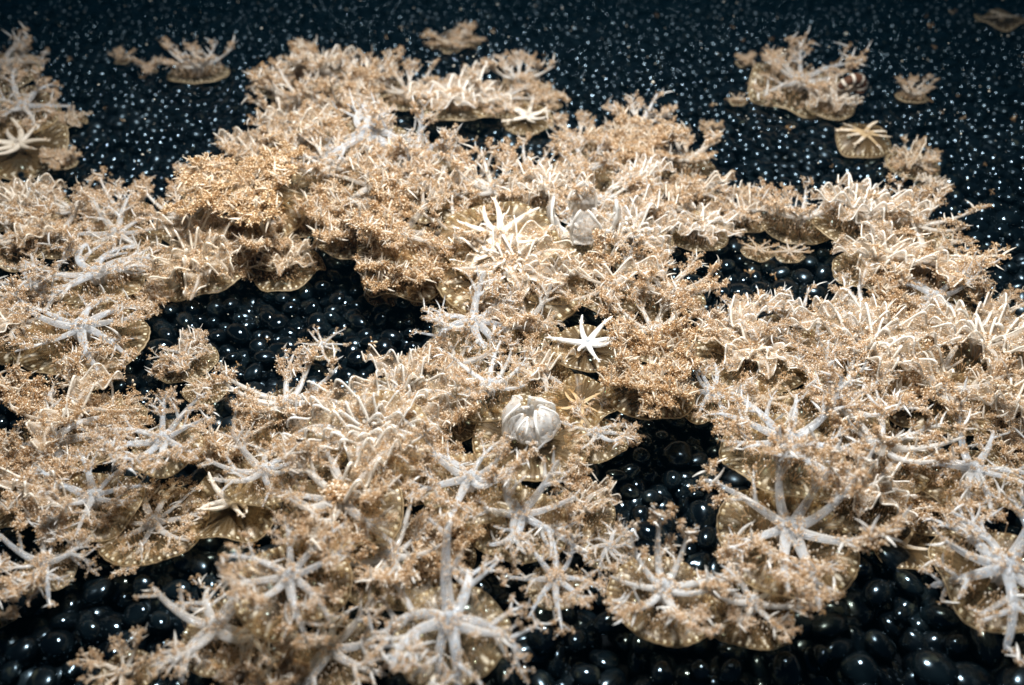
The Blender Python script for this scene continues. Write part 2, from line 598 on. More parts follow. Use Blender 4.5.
ARMS = {}
for kind, P in ARMKINDS.items():
    lst = []
    for k in range({'star': 8, 'fuzzy': 9, 'raised': 7, 'antler': 7, 'spider': 4, 'bare': 4, 'smooth': 5}[kind]):
        r = np.random.default_rng(100 + k + 50 * len(ARMS))
        mb, tf = MB(), []
        grow(mb, tf, r, np.array([0.06, 0, 0.0]), np.array([1, 0, 0.10]), 0.90 * r.uniform(0.9, 1.05), P['rad'], 0, P)
        fb = MB()
        if len(tf) < 4:
            tf += [(np.array([0.5, 0, 0.08]), UP, 0.03)] * 4
        place_tufts(fb, tf, r)
        lst.append((mb.mesh('oral_arm', ARM), fb.mesh('frill', FRILL)))
    ARMS[kind] = lst
for kind, cnt in (('ribbon', 5), ('curled', 4), ('halfcurled', 3)):
    lst = []
    for k in range(cnt):
        r = np.random.default_rng(900 + k + 50 * len(ARMS))
        mb, tf = MB(), []
        if kind == 'ribbon':
            ribbon_arm(mb, tf, r, r.uniform(0.85, 1.0), wn=r.uniform(1.6, 3.2), width=r.uniform(0.15, 0.22))
        else:
            curled_arm(mb, tf, r, 1.0 if kind == 'curled' else 0.45)
        fb = MB()
        place_tufts(fb, tf, r)
        lst.append((mb.mesh('oral_arm', ARM), fb.mesh('frill', FRILL)))
    ARMS[kind] = lst


# ------------------------------------------------------------------ bells: a dish with a lobed rim
def bell_mesh(seed, dome=0.0, wave=0.05):
    r = np.random.default_rng(seed)
    nr, na = 20, 160
    th = np.linspace(0, 2 * np.pi, na, endpoint=False)
    w1, w2, w3 = r.uniform(0, 6, 3)
    mb = MB()
    prof = [(x, 0) for x in np.linspace(0.0, 0.96, nr)] + [(0.99, 0.4), (1.0, 1.0), (0.985, 1.6)] + [(x, 2) for x in np.linspace(0.95, 0.0, 12)]
    V, R = [], []
    for (q, side) in prof:
        lob = 1 + 0.010 * np.abs(np.sin(th * 16 + 0.0)) * (q > 0.9) + 0.03 * np.sin(2 * th + w1) * q + 0.025 * np.sin(3 * th + w2) * q
        zz = 0.05 + 0.16 * q ** 2 - 0.02 * q ** 8 * 4 + wave * q ** 2 * (np.sin(3 * th + w3) + 0.7 * np.sin(5 * th + w1))
        zz = zz + dome * (1 - q ** 2) * 0.5
        zz = zz + 0.002 * np.cos(16 * th + 2 * np.sin(3 * th + w1)) * q ** 3 + 0.012 * np.sin(9 * th + w2) * q ** 4
        thick = 0.07 * (1 - q) ** 0.6 + 0.018
        z = zz + thick * (1 - side)        # side 0 is the upper face, 2 the lower
        V.append(np.stack([q * lob * np.cos(th), q * lob * np.sin(th), z], 1))
        R.append(np.full(na, q))
    V = np.array(V)
    n = len(prof)
    idx = np.arange(n * na).reshape(n, na)
    a, b = idx[:-1], idx[1:]
    F = np.stack([a, b, np.roll(b, -1, 1), np.roll(a, -1, 1)], -1).reshape(-1, 4)
    mb.add(V.reshape(-1, 3), F, rad=np.concatenate(R), ang=np.tile(th, n))
    # the seam of the angle attribute wraps at full turns of the patterns, so it stays unseen
    return mb.mesh('bell', BELL)


BELLS = [bell_mesh(k, d, w) for k, (d, w) in enumerate([(0, .04), (0, .08), (0, .12), (.5, .05), (.9, .08), (0, .02)])]


def disc_mesh(seed, rough=0.05):
    r = np.random.default_rng(seed)
    mb = MB()
    na, nr = 64, 9
    th = np.linspace(0, 2 * np.pi, na, endpoint=False)
    V = []
    ed = []
    for k in range(nr + 4):
        q = min(1.0, k / nr)
        z = 0.10 * (1 - q ** 2) ** 0.5 if k <= nr else -0.07 * (k - nr)
        rr = (0.125 + 0.05 * np.abs(np.cos(4 * th)) ** 2.5) * (q if k <= nr else 1.0 - 0.16 * (k - nr))
        V.append(np.stack([rr * np.cos(th), rr * np.sin(th), np.full(na, z) + 0.012 * np.sin(th * 8 + k)], 1))
        ed.append(np.full(na, 0.30))
    V = np.array(V)
    n = len(V)
    idx = np.arange(n * na).reshape(n, na)
    a, b = idx[:-1], idx[1:]
    F = np.stack([a, b, np.roll(b, -1, 1), np.roll(a, -1, 1)], -1).reshape(-1, 4)
    mb.add(V.reshape(-1, 3), F, edge=np.concatenate(ed))
    return mb.mesh('oral_disc', ARM)


def tuft_patch(seed, radius, count, size):
    r = np.random.default_rng(seed)
    items = []
    for _ in range(count):
        a, q = r.uniform(0, 6.283), radius * math.sqrt(r.random())
        items.append((np.array([q * math.cos(a), q * math.sin(a), 0.10 * (1 - (q / 0.2) ** 2) if q < 0.2 else 0.02]),
                      UP + r.normal(0, 0.35, 3), r.uniform(*size)))
    fb = MB()
    place_tufts(fb, items, r)
    return fb.mesh('centre_tuft', FRILL)


DISCS = [disc_mesh(1), disc_mesh(2)]
def filament_carpet(seed):
    """short threads with round tips that stand on the upper face of the bell"""
    r = np.random.default_rng(seed)
    mb = MB()
    for _ in range(230):
        a, q = r.uniform(0, 6.283), 0.86 * r.random() ** 0.6
        z0 = 0.09 + 0.13 * q ** 2
        p = np.array([q * math.cos(a), q * math.sin(a), z0])
        h = r.uniform(0.05, 0.22) * (1.15 - q * 0.6)
        e = p + np.array([r.normal(0, 0.05), r.normal(0, 0.05), h])
        twig(mb, p, e, 0.008, 0.2)
        w = r.random()
        t = 1.0 if w < 0.5 else r.uniform(0.1, 0.6)
        knob(mb, e, r.uniform(0.009, 0.016), t, r.uniform(1.0, 2.2), (e - p) / np.linalg.norm(e - p))
    return mb.mesh('filaments', FRILL)


CARPETS = [filament_carpet(k) for k in (31, 32, 33)]
CENTRES = [tuft_patch(11, 0.15, 34, (0.035, 0.06)), tuft_patch(12, 0.16, 70, (0.04, 0.07)), tuft_patch(13, 0.13, 90, (0.07, 0.11))]


def link(name, mesh, parent=None):
    o = bpy.data.objects.new(name, mesh)
    COL.objects.link(o)
    if parent is not None:
        o.parent = parent
    return o


CIRCLES = []           # where jellyfish lie: for choosing the pebbles that stay in view


def jelly(u, v, span, kind, pale, label, bell=0.8, z=0.012, tilt=0, roll=0, rot=None, btype=None, arms=8, lift=1.0, centre=None, bpale=None,
          squash=1.0, group='upside-down jellyfish lying on the gravel'):
    """span: width of the spread arms as seen, in pixels at that spot; the animal stands on the bed at its real place"""
    h0 = z + 0.010
    p, t = ground(u, v, h0)
    s = span * 0.5 * t / FPX
    s = s * 1.0
    r = random.Random(int(u * 31 + v * 7))
    root = bpy.data.objects.new('jellyfish', None)
    root.empty_display_size = 0.01
    COL.objects.link(root)
    hb = 0.30 * s * lift                          # height of the oral disc above the bell
    p2, t2 = ground(u, v, z + hb)
    root.location = (p2.x, p2.y, z)
    root.scale = (s, s, s)
    root.rotation_euler = Euler((math.radians(tilt), math.radians(roll), 0), 'XYZ')
    root['label'] = label
    root['category'] = 'jellyfish'
    root['group'] = group
    a0 = math.radians(rot) if rot is not None else r.uniform(0, 0.78)
    bi = btype if btype is not None else r.choice((0, 1, 2, 5))
    bell = bell * 0.88 if bell < 1.05 else bell
    if bell > 0:
        b = link('bell', BELLS[bi], root)
        b.scale = (bell, bell, bell * 0.95)
        b.rotation_euler = (0, 0, r.uniform(0, 6.28))
        b['pale'] = pale if bpale is None else bpale
        b['seed'] = r.uniform(0, 30)
    dome = {3: 0.24, 4: 0.42}.get(bi, 0.0) * bell
    zd = 0.30 * lift + dome
    d = link('oral_disc', DISCS[0], root)
    d.location = (0, 0, zd)
    d.rotation_euler = (0, 0, a0)
    d['pale'] = pale
    c = CENTRES[centre if centre is not None else (1 if kind in ('fuzzy', 'ribbon') else 0)]
    if kind != 'bare':
        cf = link('centre_frill', c, root)
        cf.location = (0, 0, zd)
        cf.rotation_euler = (0, 0, r.uniform(0, 6))
        cf['pale'] = pale
        cf['kind'] = 'stuff'
    if kind != 'bare' and bell > 0 and 'curled' not in kind and bi not in (3, 4):
        fc = link('filaments', CARPETS[r.randrange(3)], root)
        fc.scale = (bell, bell, 1.0)
        fc.rotation_euler = (0, 0, r.uniform(0, 6))
        fc['pale'] = pale
        fc['kind'] = 'stuff'
    if kind == 'curled':
        arms = 7
    for k in range(arms):
        lst = ARMS[kind if kind != 'halfcurled' or k % 2 else ('raised' if k % 4 else 'ribbon')]
        if kind == 'fuzzy' and pale >= 0.4:
            lst = ARMS[r.choice(('fuzzy', 'fuzzy', 'star', 'star', 'raised', 'ribbon', 'antler'))]
        mi = r.randrange(len(lst))
        am, fm = lst[mi]
        a = link('oral_arm', am, root)
        th = a0 + k * 2 * math.pi / arms + r.uniform(-0.13, 0.13) * (0.3 if 'curled' in kind else 1)
        sc = r.uniform(0.82, 1.12) if 'curled' not in kind else (1.10 if k % 2 else 0.86) * r.uniform(0.97, 1.03)
        a.location = (0, 0, zd)
        a.rotation_euler = (r.uniform(-0.25, 0.25) * (0 if 'curled' in kind else 1), r.uniform(-0.14, 0.16) * (0 if 'curled' in kind else 1), th)
        a.scale = (sc, sc * (1 if r.random() < 0.5 or 'curled' in kind else -1), sc * squash)
        a['pale'] = min(1.0, max(0.0, pale + r.uniform(-0.12, 0.12)))
        if kind == 'bare' and len(fm.vertices) < 400:
            continue
        f = link('frill', fm, a)
        f['pale'] = min(1.0, max(0.0, pale * 0.85 + r.uniform(-0.1, 0.1)))
        f['kind'] = 'stuff'
    CIRCLES.append((root.location.x, root.location.y, s * max(bell, 0.8)))
    return root


# ------------------------------------------------------------------ the jellyfish, far to near
LOOSE = 'upside-down jellyfish lying apart on the dark gravel'
HEAP = 'upside-down jellyfish heaped in the long band'
FRONT = 'upside-down jellyfish crowded in the foreground'
J = [
    # --- far scattered ones
    (197, 66, 82, 'raised', .85, 'pale star-shaped jellyfish with raised arms, alone on dark gravel at the upper left', dict(bell=.8, z=.006, group=LOOSE, lift=.9, rot=12, squash=.8)),
    (150, 66, 34, 'fuzzy', .6, 'small tattered tan jellyfish just left of the lone pale star at the upper left', dict(bell=.5, group=LOOSE, arms=5)),
    (122, 58, 30, 'fuzzy', .4, 'smallest leftward scrap-like jellyfish beyond the tattered tan one at the upper left', dict(bell=.6, group=LOOSE, arms=4)),
    (455, 42, 66, 'fuzzy', .45, 'flat beige jellyfish alone on gravel above the middle of the heap', dict(bell=.9, group=LOOSE, z=.0, squash=.5, lift=.5)),
    (6, 62, 84, 'antler', .75, 'jellyfish cut by the left edge with tan-edged arms, topmost on that side', dict(group=LOOSE, z=.03, tilt=20)),
    (22, 102, 90, 'star', .8, 'pale jellyfish by the left edge with long arms pointing right', dict(group=LOOSE, z=.035, tilt=22, roll=10)),
    (70, 120, 44, 'ribbon', .45, 'thin beige sliver-like jellyfish to the right of the left-edge cluster', dict(group=LOOSE, squash=.5, lift=.5, arms=5)),
    (20, 142, 80, 'bare', .35, 'glassy jellyfish bell with few arms below the pale left-edge one', dict(group=LOOSE, bell=1.15, z=.01, tilt=15)),
    (62, 160, 40, 'fuzzy', .35, 'small brown tuft-like jellyfish behind the left end of the heap', dict(group=LOOSE)),
    (745, 61, 24, 'fuzzy', .35, 'tiny tan jellyfish left of the torn translucent one at the upper right', dict(group=LOOSE, bell=.9)),
    (738, 99, 26, 'spider', .35, 'tiny wedge-like tan jellyfish alone below the smallest tan one at upper right', dict(group=LOOSE, bell=.9)),
    (712, 129, 26, 'fuzzy', .3, 'tiny brown jellyfish nearest the heap on the gravel at the upper right', dict(group=LOOSE, bell=.9)),
    (797, 78, 108, 'star', .7, 'large torn translucent jellyfish with pale folds at the upper right', dict(group=LOOSE, bell=1.0, z=.01, tilt=14, roll=8, bpale=.8)),
    (832, 100, 66, 'ribbon', .6, 'crumpled pale jellyfish under the right edge of the torn translucent one', dict(group=LOOSE, z=.016, tilt=10)),
    (862, 143, 56, 'bare', .15, 'round brown jellyfish bell with radiating lines below the torn one at upper right', dict(group=LOOSE, bell=1.05, btype=4, arms=8, tilt=12, bpale=.25, squash=.3, lift=.2)),
    (913, 93, 44, 'raised', .5, 'small frayed tan jellyfish at the upper right, right of the striped snail-like curl', dict(group=LOOSE)),
    (914, 160, 58, 'fuzzy', .4, 'brown crumpled jellyfish at the right, beyond the round brown bell', dict(group=LOOSE, bell=1.0, tilt=10)),
    (932, 186, 40, 'ribbon', .55, 'small pale strip-like jellyfish below the brown crumpled one at the right', dict(group=LOOSE)),
    (1003, 16, 46, 'bare', .12, 'faint dim jellyfish bell in the top right corner', dict(group=LOOSE, bell=1.1, arms=4, squash=.4)),
    (790, 251, 44, 'spider', .5, 'tiny tan jellyfish with thin arms on gravel under the right-hand chain', dict(group=LOOSE, bell=.8)),
    (758, 249, 40, 'spider', .35, 'tiny pinkish-brown star jellyfish on dark gravel inside the right-hand bay', dict(group=LOOSE, bell=.95)),
    # --- heap, back row
    (282, 78, 84, 'fuzzy', .55, 'hazy beige jellyfish at the back left corner of the heap', dict(z=.02)),
    (322, 70, 84, 'fuzzy', .55, 'hazy beige jellyfish second from the left along the back of the heap', dict(z=.02)),
    (372, 80, 80, 'raised', .6, 'beige jellyfish with short upright arms along the back of the heap', dict(z=.02)),
    (300, 98, 96, 'raised', .6, 'jellyfish with small upright arms in the back left of the heap', dict(z=.03, lift=1.2)),
    (288, 122, 88, 'fuzzy', .6, 'frayed pale jellyfish at the left shoulder of the heap', dict(z=.02)),
    (345, 108, 100, 'fuzzy', .5, 'dense tan jellyfish behind the one with two bold upright arms', dict(z=.035)),
    (408, 92, 78, 'raised', .6, 'thin-armed beige jellyfish behind the long flat bridge of the heap', dict(z=.012)),
    (455, 98, 124, 'ribbon', .7, 'long flat pale jellyfish bridging the gap at the back of the heap', dict(z=.02, squash=.6, lift=.6)),
    (520, 78, 76, 'raised', .75, 'pale jellyfish with spiky raised arms at the back right of the bridge', dict(z=.014, lift=1.2)),
    (500, 98, 84, 'star', .75, 'pale jellyfish with level arms just in front of the spiky one at the back', dict(z=.02)),
    (528, 114, 56, 'bare', .45, 'brown jellyfish bell with a row of dots along its rim beside the dark gap', dict(z=.014, bell=1.0, tilt=16, squash=.6)),
    (545, 100, 50, 'fuzzy', .35, 'small pinkish-brown jellyfish at the tip right of the bridge', dict(z=.01)),
    (640, 124, 78, 'raised', .9, 'pale fan-like jellyfish with finger-like upright arms at the back of the heap', dict(z=.018, lift=1.3, rot=20)),
    (580, 140, 70, 'raised', .55, 'wispy beige jellyfish left of the pale fan-like one', dict(z=.012)),
    (367, 128, 120, 'antler', 1., 'jellyfish with bold white arms sweeping up and sideways near the back of the heap', dict(z=.05, lift=1.4, tilt=18, rot=10)),
    (415, 158, 120, 'star', 1., 'white-armed jellyfish pointing right into the dark gap of the heap', dict(z=.03, tilt=8, rot=0)),
    # --- heap, middle rows
    (258, 152, 80, 'fuzzy', .55, 'frayed beige jellyfish on the left slope of the heap', dict(z=.025)),
    (298, 138, 100, 'fuzzy', .5, 'dense beige jellyfish behind the smooth brown dome', dict(z=.04)),
    (330, 165, 110, 'raised', .6, 'jellyfish with thin raised arms between the brown dome and the white-armed pair', dict(z=.04)),
    (468, 186, 96, 'raised', .65, 'thin-armed pale jellyfish on the front lip of the dark gap', dict(z=.025)),
    (532, 174, 88, 'raised', .65, 'spiky pale jellyfish right of the thin-armed one at the gap', dict(z=.02)),
    (582, 164, 92, 'star', .75, 'star-shaped jellyfish with slim bent arms left of the small white folded ring', dict(z=.035, tilt=10)),
    (632, 148, 92, 'fuzzy', .35, 'brown fuzzy jellyfish directly in front of the pale fan-like one', dict(z=.03)),
    (684, 158, 86, 'raised', .5, 'tan jellyfish with looped arms at the back right shoulder of the heap', dict(z=.02)),
    (640, 180, 72, 'ribbon', .95, 'small jellyfish with white folded arms like a ring in the heap', dict(z=.04, bell=.9)),
    (700, 192, 84, 'fuzzy', .45, 'tan frilly jellyfish on the right shoulder of the heap', dict(z=.018)),
    (376, 186, 110, 'fuzzy', .55, 'dense beige jellyfish in front of the white-armed pair', dict(z=.045)),
    (434, 190, 110, 'fuzzy', .55, 'dense beige jellyfish left of the open striped bell in the heap', dict(z=.04)),
    (494, 190, 104, 'raised', .7, 'pale jellyfish with short stubby arms behind the open striped bell', dict(z=.035)),
    (548, 190, 96, 'ribbon', .7, 'folded pale jellyfish behind the brown tilted bell', dict(z=.035)),
    (600, 200, 100, 'raised', .75, 'bushy pale jellyfish below the small white ring', dict(z=.035)),
    (208, 188, 76, 'fuzzy', .6, 'frayed pale jellyfish left of the brown dome', dict(z=.02)),
    (120, 208, 84, 'raised', .7, 'jellyfish with slender crossing arms at the back left of the band', dict(z=.015)),
    (72, 210, 80, 'raised', .7, 'pale wiry jellyfish at the back of the band near the left edge', dict(z=.012)),
    (22, 204, 90, 'ribbon', .5, 'brown-rimmed jellyfish at the left edge behind the band', dict(z=.012, bell=1.0)),
    (250, 200, 128, 'fuzzy', .12, 'large smooth brown dome-shaped jellyfish in the left half of the heap', dict(z=.04, bell=1.0, btype=4, bpale=.1, squash=.6, tilt=12)),
    (300, 214, 90, 'raised', .4, 'brown jellyfish with looped arms at the right foot of the brown dome', dict(z=.03)),
    (350, 226, 110, 'fuzzy', .35, 'tan bumpy jellyfish above the dark bay, left of the pink-tipped one', dict(z=.03)),
    (184, 216, 100, 'raised', .6, 'tan jellyfish with thin upright arms left below the brown dome', dict(z=.02)),
    (118, 232, 112, 'star', .75, 'pale jellyfish with long thin arms in the left part of the band', dict(z=.025, tilt=8)),
    (60, 232, 100, 'fuzzy', .5, 'brownish frilly jellyfish near the left edge of the band', dict(z=.02)),
    (12, 240, 100, 'raised', .55, 'wiry tan jellyfish touching the left edge mid-band', dict(z=.02)),
    (200, 256, 120, 'ribbon', .4, 'large brown pink-centred jellyfish with ruffled arms at the edge of the dark bay', dict(z=.018, bell=0.85, tilt=10)),
    (254, 244, 100, 'fuzzy', .3, 'tan frilly jellyfish between the ruffled brown one and the dark bay', dict(z=.02)),
    (96, 272, 120, 'antler', .9, 'jellyfish with white curved arms over a dark hollow in the left of the band', dict(z=.025)),
    (36, 282, 110, 'star', .8, 'pale-armed jellyfish by the left edge above the long straight-armed one', dict(z=.02)),
    (138, 288, 76, 'fuzzy', .4, 'brown frilly jellyfish at the lower left lip of the dark bay', dict(z=.01)),
    (286, 262, 84, 'ribbon', .3, 'brown bell with a dotted rim at the top edge of the dark bay', dict(z=.006, bell=1.0)),
    (400, 232, 120, 'fuzzy', .45, 'thick tan jellyfish right of the bumpy one above the dark bay', dict(z=.045)),
    (404, 262, 120, 'fuzzy', .28, 'lumpy golden-brown jellyfish hanging over the dark bay', dict(z=.025, tilt=8)),
    (462, 232, 100, 'raised', .6, 'pale jellyfish with short white arms left of the open striped bell', dict(z=.04)),
    (500, 232, 110, 'bare', .4, 'open brown striped bell seen from above in the middle of the heap', dict(z=.05, bell=1.05, tilt=16, squash=.7, btype=0)),
    (512, 262, 140, 'ribbon', .6, 'tilted brown bell with white arms folded inside, below the striped bell', dict(z=.03, bell=1.05, tilt=14, squash=.7)),
    (582, 236, 84, 'halfcurled', .95, 'jellyfish with pale crescent-shaped arms curled round, right of the tilted brown bell', dict(z=.03)),
    (634, 232, 110, 'ribbon', .9, 'smooth white-edged jellyfish like a shallow bowl in the right of the heap', dict(z=.03, tilt=10)),
    (670, 208, 84, 'fuzzy', .6, 'frilly beige jellyfish behind the white-edged bowl', dict(z=.03)),
    (700, 228, 88, 'ribbon', .85, 'jellyfish with arms folded like a white-edged flower at the heap right end', dict(z=.012, bell=0.75, squash=.8)),
    (744, 212, 80, 'fuzzy', .6, 'pale frilly jellyfish starting the chain to the right of the heap', dict(z=.012)),
    (800, 216, 96, 'raised', .7, 'jellyfish with upright arms and dotted bell in the middle of the right-hand chain', dict(z=.012, bell=0.8, lift=1.2)),
    (862, 214, 110, 'ribbon', .8, 'large jellyfish with curved white-rimmed arms at the right end of the chain', dict(z=.03, bell=0.85, lift=1.2)),
    (916, 224, 110, 'raised', .55, 'bushy tan jellyfish behind the large brown disc at the right', dict(z=.02)),
    (925, 258, 136, 'fuzzy', .4, 'large brown jellyfish spreading to a smooth disc edge at the right', dict(z=.025, bell=0.95, squash=.6, tilt=4)),
    (880, 262, 120, 'ribbon', .55, 'brown folded jellyfish below the curved white-rimmed one at the right', dict(z=.02)),
    # --- below the heap
    (385, 297, 36, 'bare', .3, 'tiny olive bell with a dotted rim on gravel under the heap edge', dict(group=LOOSE, bell=1.1, z=.002, arms=4, squash=.3, lift=.2)),
    (430, 286, 64, 'ribbon', .25, 'brown bell with a pink stalk at the top right of the dark bay', dict(z=.006, bell=0.85)),
    (484, 300, 62, 'fuzzy', .75, 'small round jellyfish with a white central tuft, right of the dark bay', dict(z=.02, bell=1.25, arms=8, centre=2, squash=.4, bpale=.2)),
    (556, 280, 90, 'ribbon', .7, 'pale folded jellyfish above the bright white star', dict(z=.025)),
    (610, 284, 110, 'fuzzy', .55, 'sandy frilly jellyfish behind the bright white star', dict(z=.03)),
    (668, 290, 110, 'raised', .6, 'bristly tan jellyfish right above the fuzzy brown mound', dict(z=.025)),
    (655, 330, 110, 'raised', .6, 'bristly tan jellyfish between the bright white star and the pale furry one', dict(z=.02)),
    (524, 322, 100, 'fuzzy', .65, 'beige frilly jellyfish left of the bright white star', dict(z=.02)),
    (588, 342, 80, 'bare', 1., 'bright white star-shaped jellyfish on a smooth brown bell in the centre', dict(z=.04, bell=1.0, rot=18, arms=7, bpale=.2, tilt=6, btype=5)),
    (474, 322, 120, 'antler', 1., 'jellyfish with a thick white arm over the right end of the dark bay', dict(z=.02, rot=8)),
    (735, 324, 104, 'fuzzy', .85, 'pale grey furry jellyfish on the far side of the right-hand group', dict(z=.02)),
    (800, 320, 104, 'fuzzy', .8, 'pale grey jellyfish with short raised arms behind the ruffled right-hand group', dict(z=.02)),
    (862, 304, 80, 'raised', .8, 'grey jellyfish with forked upright arms under the dark right bay', dict(z=.015)),
    (935, 296, 110, 'star', .9, 'jellyfish with pointed white arms at the right edge of the far group', dict(z=.02, tilt=4)),
    (900, 318, 110, 'fuzzy', .3, 'dark brown frilly jellyfish behind the big ruffled one at the right', dict(z=.015)),
    (752, 350, 124, 'ribbon', .55, 'brown jellyfish with pale folded rim arms right of the fuzzy mound', dict(z=.02, bell=1.0, squash=.7)),
    (868, 346, 150, 'ribbon', .75, 'big round ruffled jellyfish with white crescent folds in the right-hand group', dict(z=.035, bell=1.0)),
    (820, 350, 90, 'star', .8, 'grey-centred jellyfish with pale thin arms left of the big ruffled one', dict(z=.03)),
    (985, 345, 150, 'ribbon', .65, 'long side-lying jellyfish with a banded bell at the right edge', dict(z=.02, bell=1.0, tilt=-4)),
    (1000, 316, 80, 'raised', .4, 'golden tufted jellyfish at the right edge above the side-lying one', dict(z=.015)),
    # --- left middle
    (78, 326, 150, 'star', .95, 'long jellyfish at the left with straight white arms slanting down to the right', dict(z=.02, bell=.9, roll=8, rot=-20, bpale=.55)),
    (20, 322, 112, 'fuzzy', .45, 'smooth beige jellyfish half out of the left edge beside the straight-armed one', dict(z=.01, squash=.5, bell=1.0)),
    (185, 357, 74, 'fuzzy', .75, 'small jellyfish with pale frilly crown and dotted bell rim, on left dark gravel', dict(group=LOOSE, bell=.95, z=.006)),
    (92, 372, 60, 'ribbon', .3, 'small brown scalloped jellyfish between the straight-armed one and the tan mound', dict(bell=.9)),
    (205, 386, 52, 'spider', .4, 'small brown beaded jellyfish behind the pale blue star at the left', dict(bell=1.0)),
    (322, 344, 58, 'spider', .95, 'small white eight-armed star jellyfish at the front edge of the dark bay', dict(group=FRONT, z=.02, bell=.6, rot=10, tilt=6)),
    (68, 412, 138, 'fuzzy', .42, 'wide flat tan mound-like jellyfish left of the pale blue star', dict(group=FRONT, z=.02)),
    (110, 412, 90, 'fuzzy', .45, 'tan frilly jellyfish tucked between the flat mound and the pale blue star', dict(group=FRONT, z=.015)),
    (50, 442, 150, 'antler', .8, 'jellyfish at the left with white forked arms under the flat tan mound', dict(group=FRONT, z=.015)),
    (164, 437, 130, 'star', .95, 'pale blue star-shaped jellyfish with smooth arms and few frills at the left', dict(group=FRONT, z=.045, rot=22, tilt=8, bell=.6)),
    (235, 440, 110, 'fuzzy', .4, 'brown frilly jellyfish right of the pale blue star', dict(group=FRONT, z=.015)),
    (288, 402, 130, 'raised', .8, 'jellyfish with tall white upright arms left of the scalloped pair', dict(group=FRONT, z=.02, lift=1.3)),
    (400, 394, 120, 'ribbon', .75, 'jellyfish with scalloped white-edged folds at the front of the dark bay', dict(group=FRONT, z=.03, tilt=8)),
    (368, 432, 150, 'ribbon', .85, 'large scalloped jellyfish whose white hem hangs over a brown bell', dict(group=FRONT, z=.045, tilt=10, bell=1.0)),
    (318, 440, 100, 'raised', .7, 'frilly jellyfish with thin pale arms left of the large scalloped one', dict(group=FRONT, z=.02)),
    (490, 384, 110, 'raised', 1., 'jellyfish with thick forked white antler arms above the curled ball', dict(group=FRONT, z=.035, rot=5, lift=1.2)),
    (456, 362, 92, 'fuzzy', .65, 'beige frilly jellyfish above the scalloped white-edged one', dict(group=FRONT, z=.02)),
    (440, 412, 110, 'fuzzy', .5, 'brown frilly jellyfish between the scalloped one and the antler-armed one', dict(group=FRONT, z=.02)),
    (540, 372, 100, 'fuzzy', .55, 'beige frilly jellyfish left below the bright white star', dict(group=FRONT, z=.02)),
    (580, 404, 64, 'bare', .15, 'small olive bell with a golden centre between the curled ball and the mound', dict(group=FRONT, bell=1.2, z=.035, squash=.3, lift=.2, arms=6)),
    (652, 382, 118, 'fuzzy', .3, 'rounded fuzzy brown mound-shaped jellyfish above the central dark gravel', dict(group=FRONT, z=.035, bell=0.85, btype=3, bpale=.1)),
    (530, 436, 76, 'curled', 1., 'jellyfish with white arms closed into a ribbed ball on a wide brown bell', dict(group=FRONT, z=.03, bell=1.55, squash=1.0, rot=-90, bpale=.35, btype=5)),
    (596, 432, 90, 'star', .85, 'jellyfish with flat pale arms right of the ribbed ball', dict(group=FRONT, z=.025)),
    # --- right middle
    (712, 392, 100, 'star', .95, 'jellyfish with crossing white arms right of the fuzzy brown mound', dict(group=FRONT, z=.025)),
    (762, 400, 96, 'spider', .25, 'brown wheel-like jellyfish with thin radiating arms in the right-hand group', dict(group=FRONT, z=.03, bell=.9)),
    (842, 400, 140, 'raised', 1., 'jellyfish with tall forked white arms in the centre of the right-hand group', dict(group=FRONT, z=.03, lift=1.2)),
    (940, 388, 150, 'fuzzy', .45, 'wide brown frilly jellyfish below the side-lying one at the right', dict(group=FRONT, z=.025)),
    (1008, 404, 120, 'ribbon', .5, 'folded brown jellyfish cut by the right edge', dict(group=FRONT, z=.015)),
    (786, 440, 170, 'star', 1., 'brilliant white jellyfish with dense arms above the big open star at the right', dict(group=FRONT, z=.045)),
    (880, 446, 150, 'raised', .8, 'jellyfish with arching pale arms right of the brilliant white one', dict(group=FRONT, z=.03)),
    (974, 470, 140, 'star', .9, 'jellyfish with a blade-like white arm standing up at the right', dict(group=FRONT, z=.03, tilt=-5)),
    (1012, 440, 90, 'fuzzy', .4, 'brown frilly jellyfish at the right edge above the blade-armed one', dict(group=FRONT, z=.01)),
    (862, 490, 130, 'ribbon', .75, 'folded grey jellyfish between the big open star and the blade-armed one', dict(group=FRONT, z=.02)),
    (940, 500, 110, 'fuzzy', .4, 'brown frilly jellyfish behind the blue-armed one at the lower right', dict(group=FRONT, z=.01)),
    (902, 545, 62, 'bare', .2, 'small olive bell ringed with white dots on dark gravel at the lower right', dict(group=LOOSE, bell=1.05, z=.004, arms=5, squash=.4, lift=.3)),
    (790, 528, 190, 'star', .85, 'big open star-shaped jellyfish on a translucent grey-brown bell at the lower right', dict(group=FRONT, z=.03, bell=.82, bpale=.45, rot=8)),
    (1004, 566, 190, 'antler', 1., 'jellyfish with long branching blue-white arms cut by the lower right edge', dict(group=FRONT, z=.03, bell=.75, bpale=.4, rot=30)),
    # --- front
    (30, 484, 130, 'fuzzy', .55, 'greyish frilly jellyfish by the left edge below the forked-arm one', dict(group=FRONT, z=.015)),
    (92, 496, 130, 'star', .9, 'jellyfish at the left with one broad blue-white arm slanting right', dict(group=FRONT, z=.02)),
    (154, 522, 124, 'star', .55, 'flat brown open jellyfish with ray-like arms over dark gravel at the left', dict(group=FRONT, z=.012, bell=.95, squash=.5, lift=.6)),
    (44, 562, 110, 'fuzzy', .85, 'bushy white snowflake-like jellyfish at the lower left', dict(group=FRONT, z=.015, bell=.6)),
    (232, 500, 90, 'bare', .35, 'brown jellyfish bell with dark radial stripes left of the sandy mound', dict(group=FRONT, z=.015, bell=1.1)),
    (264, 470, 110, 'antler', .85, 'jellyfish with looped white arms above the striped bell at the left', dict(group=FRONT, z=.03)),
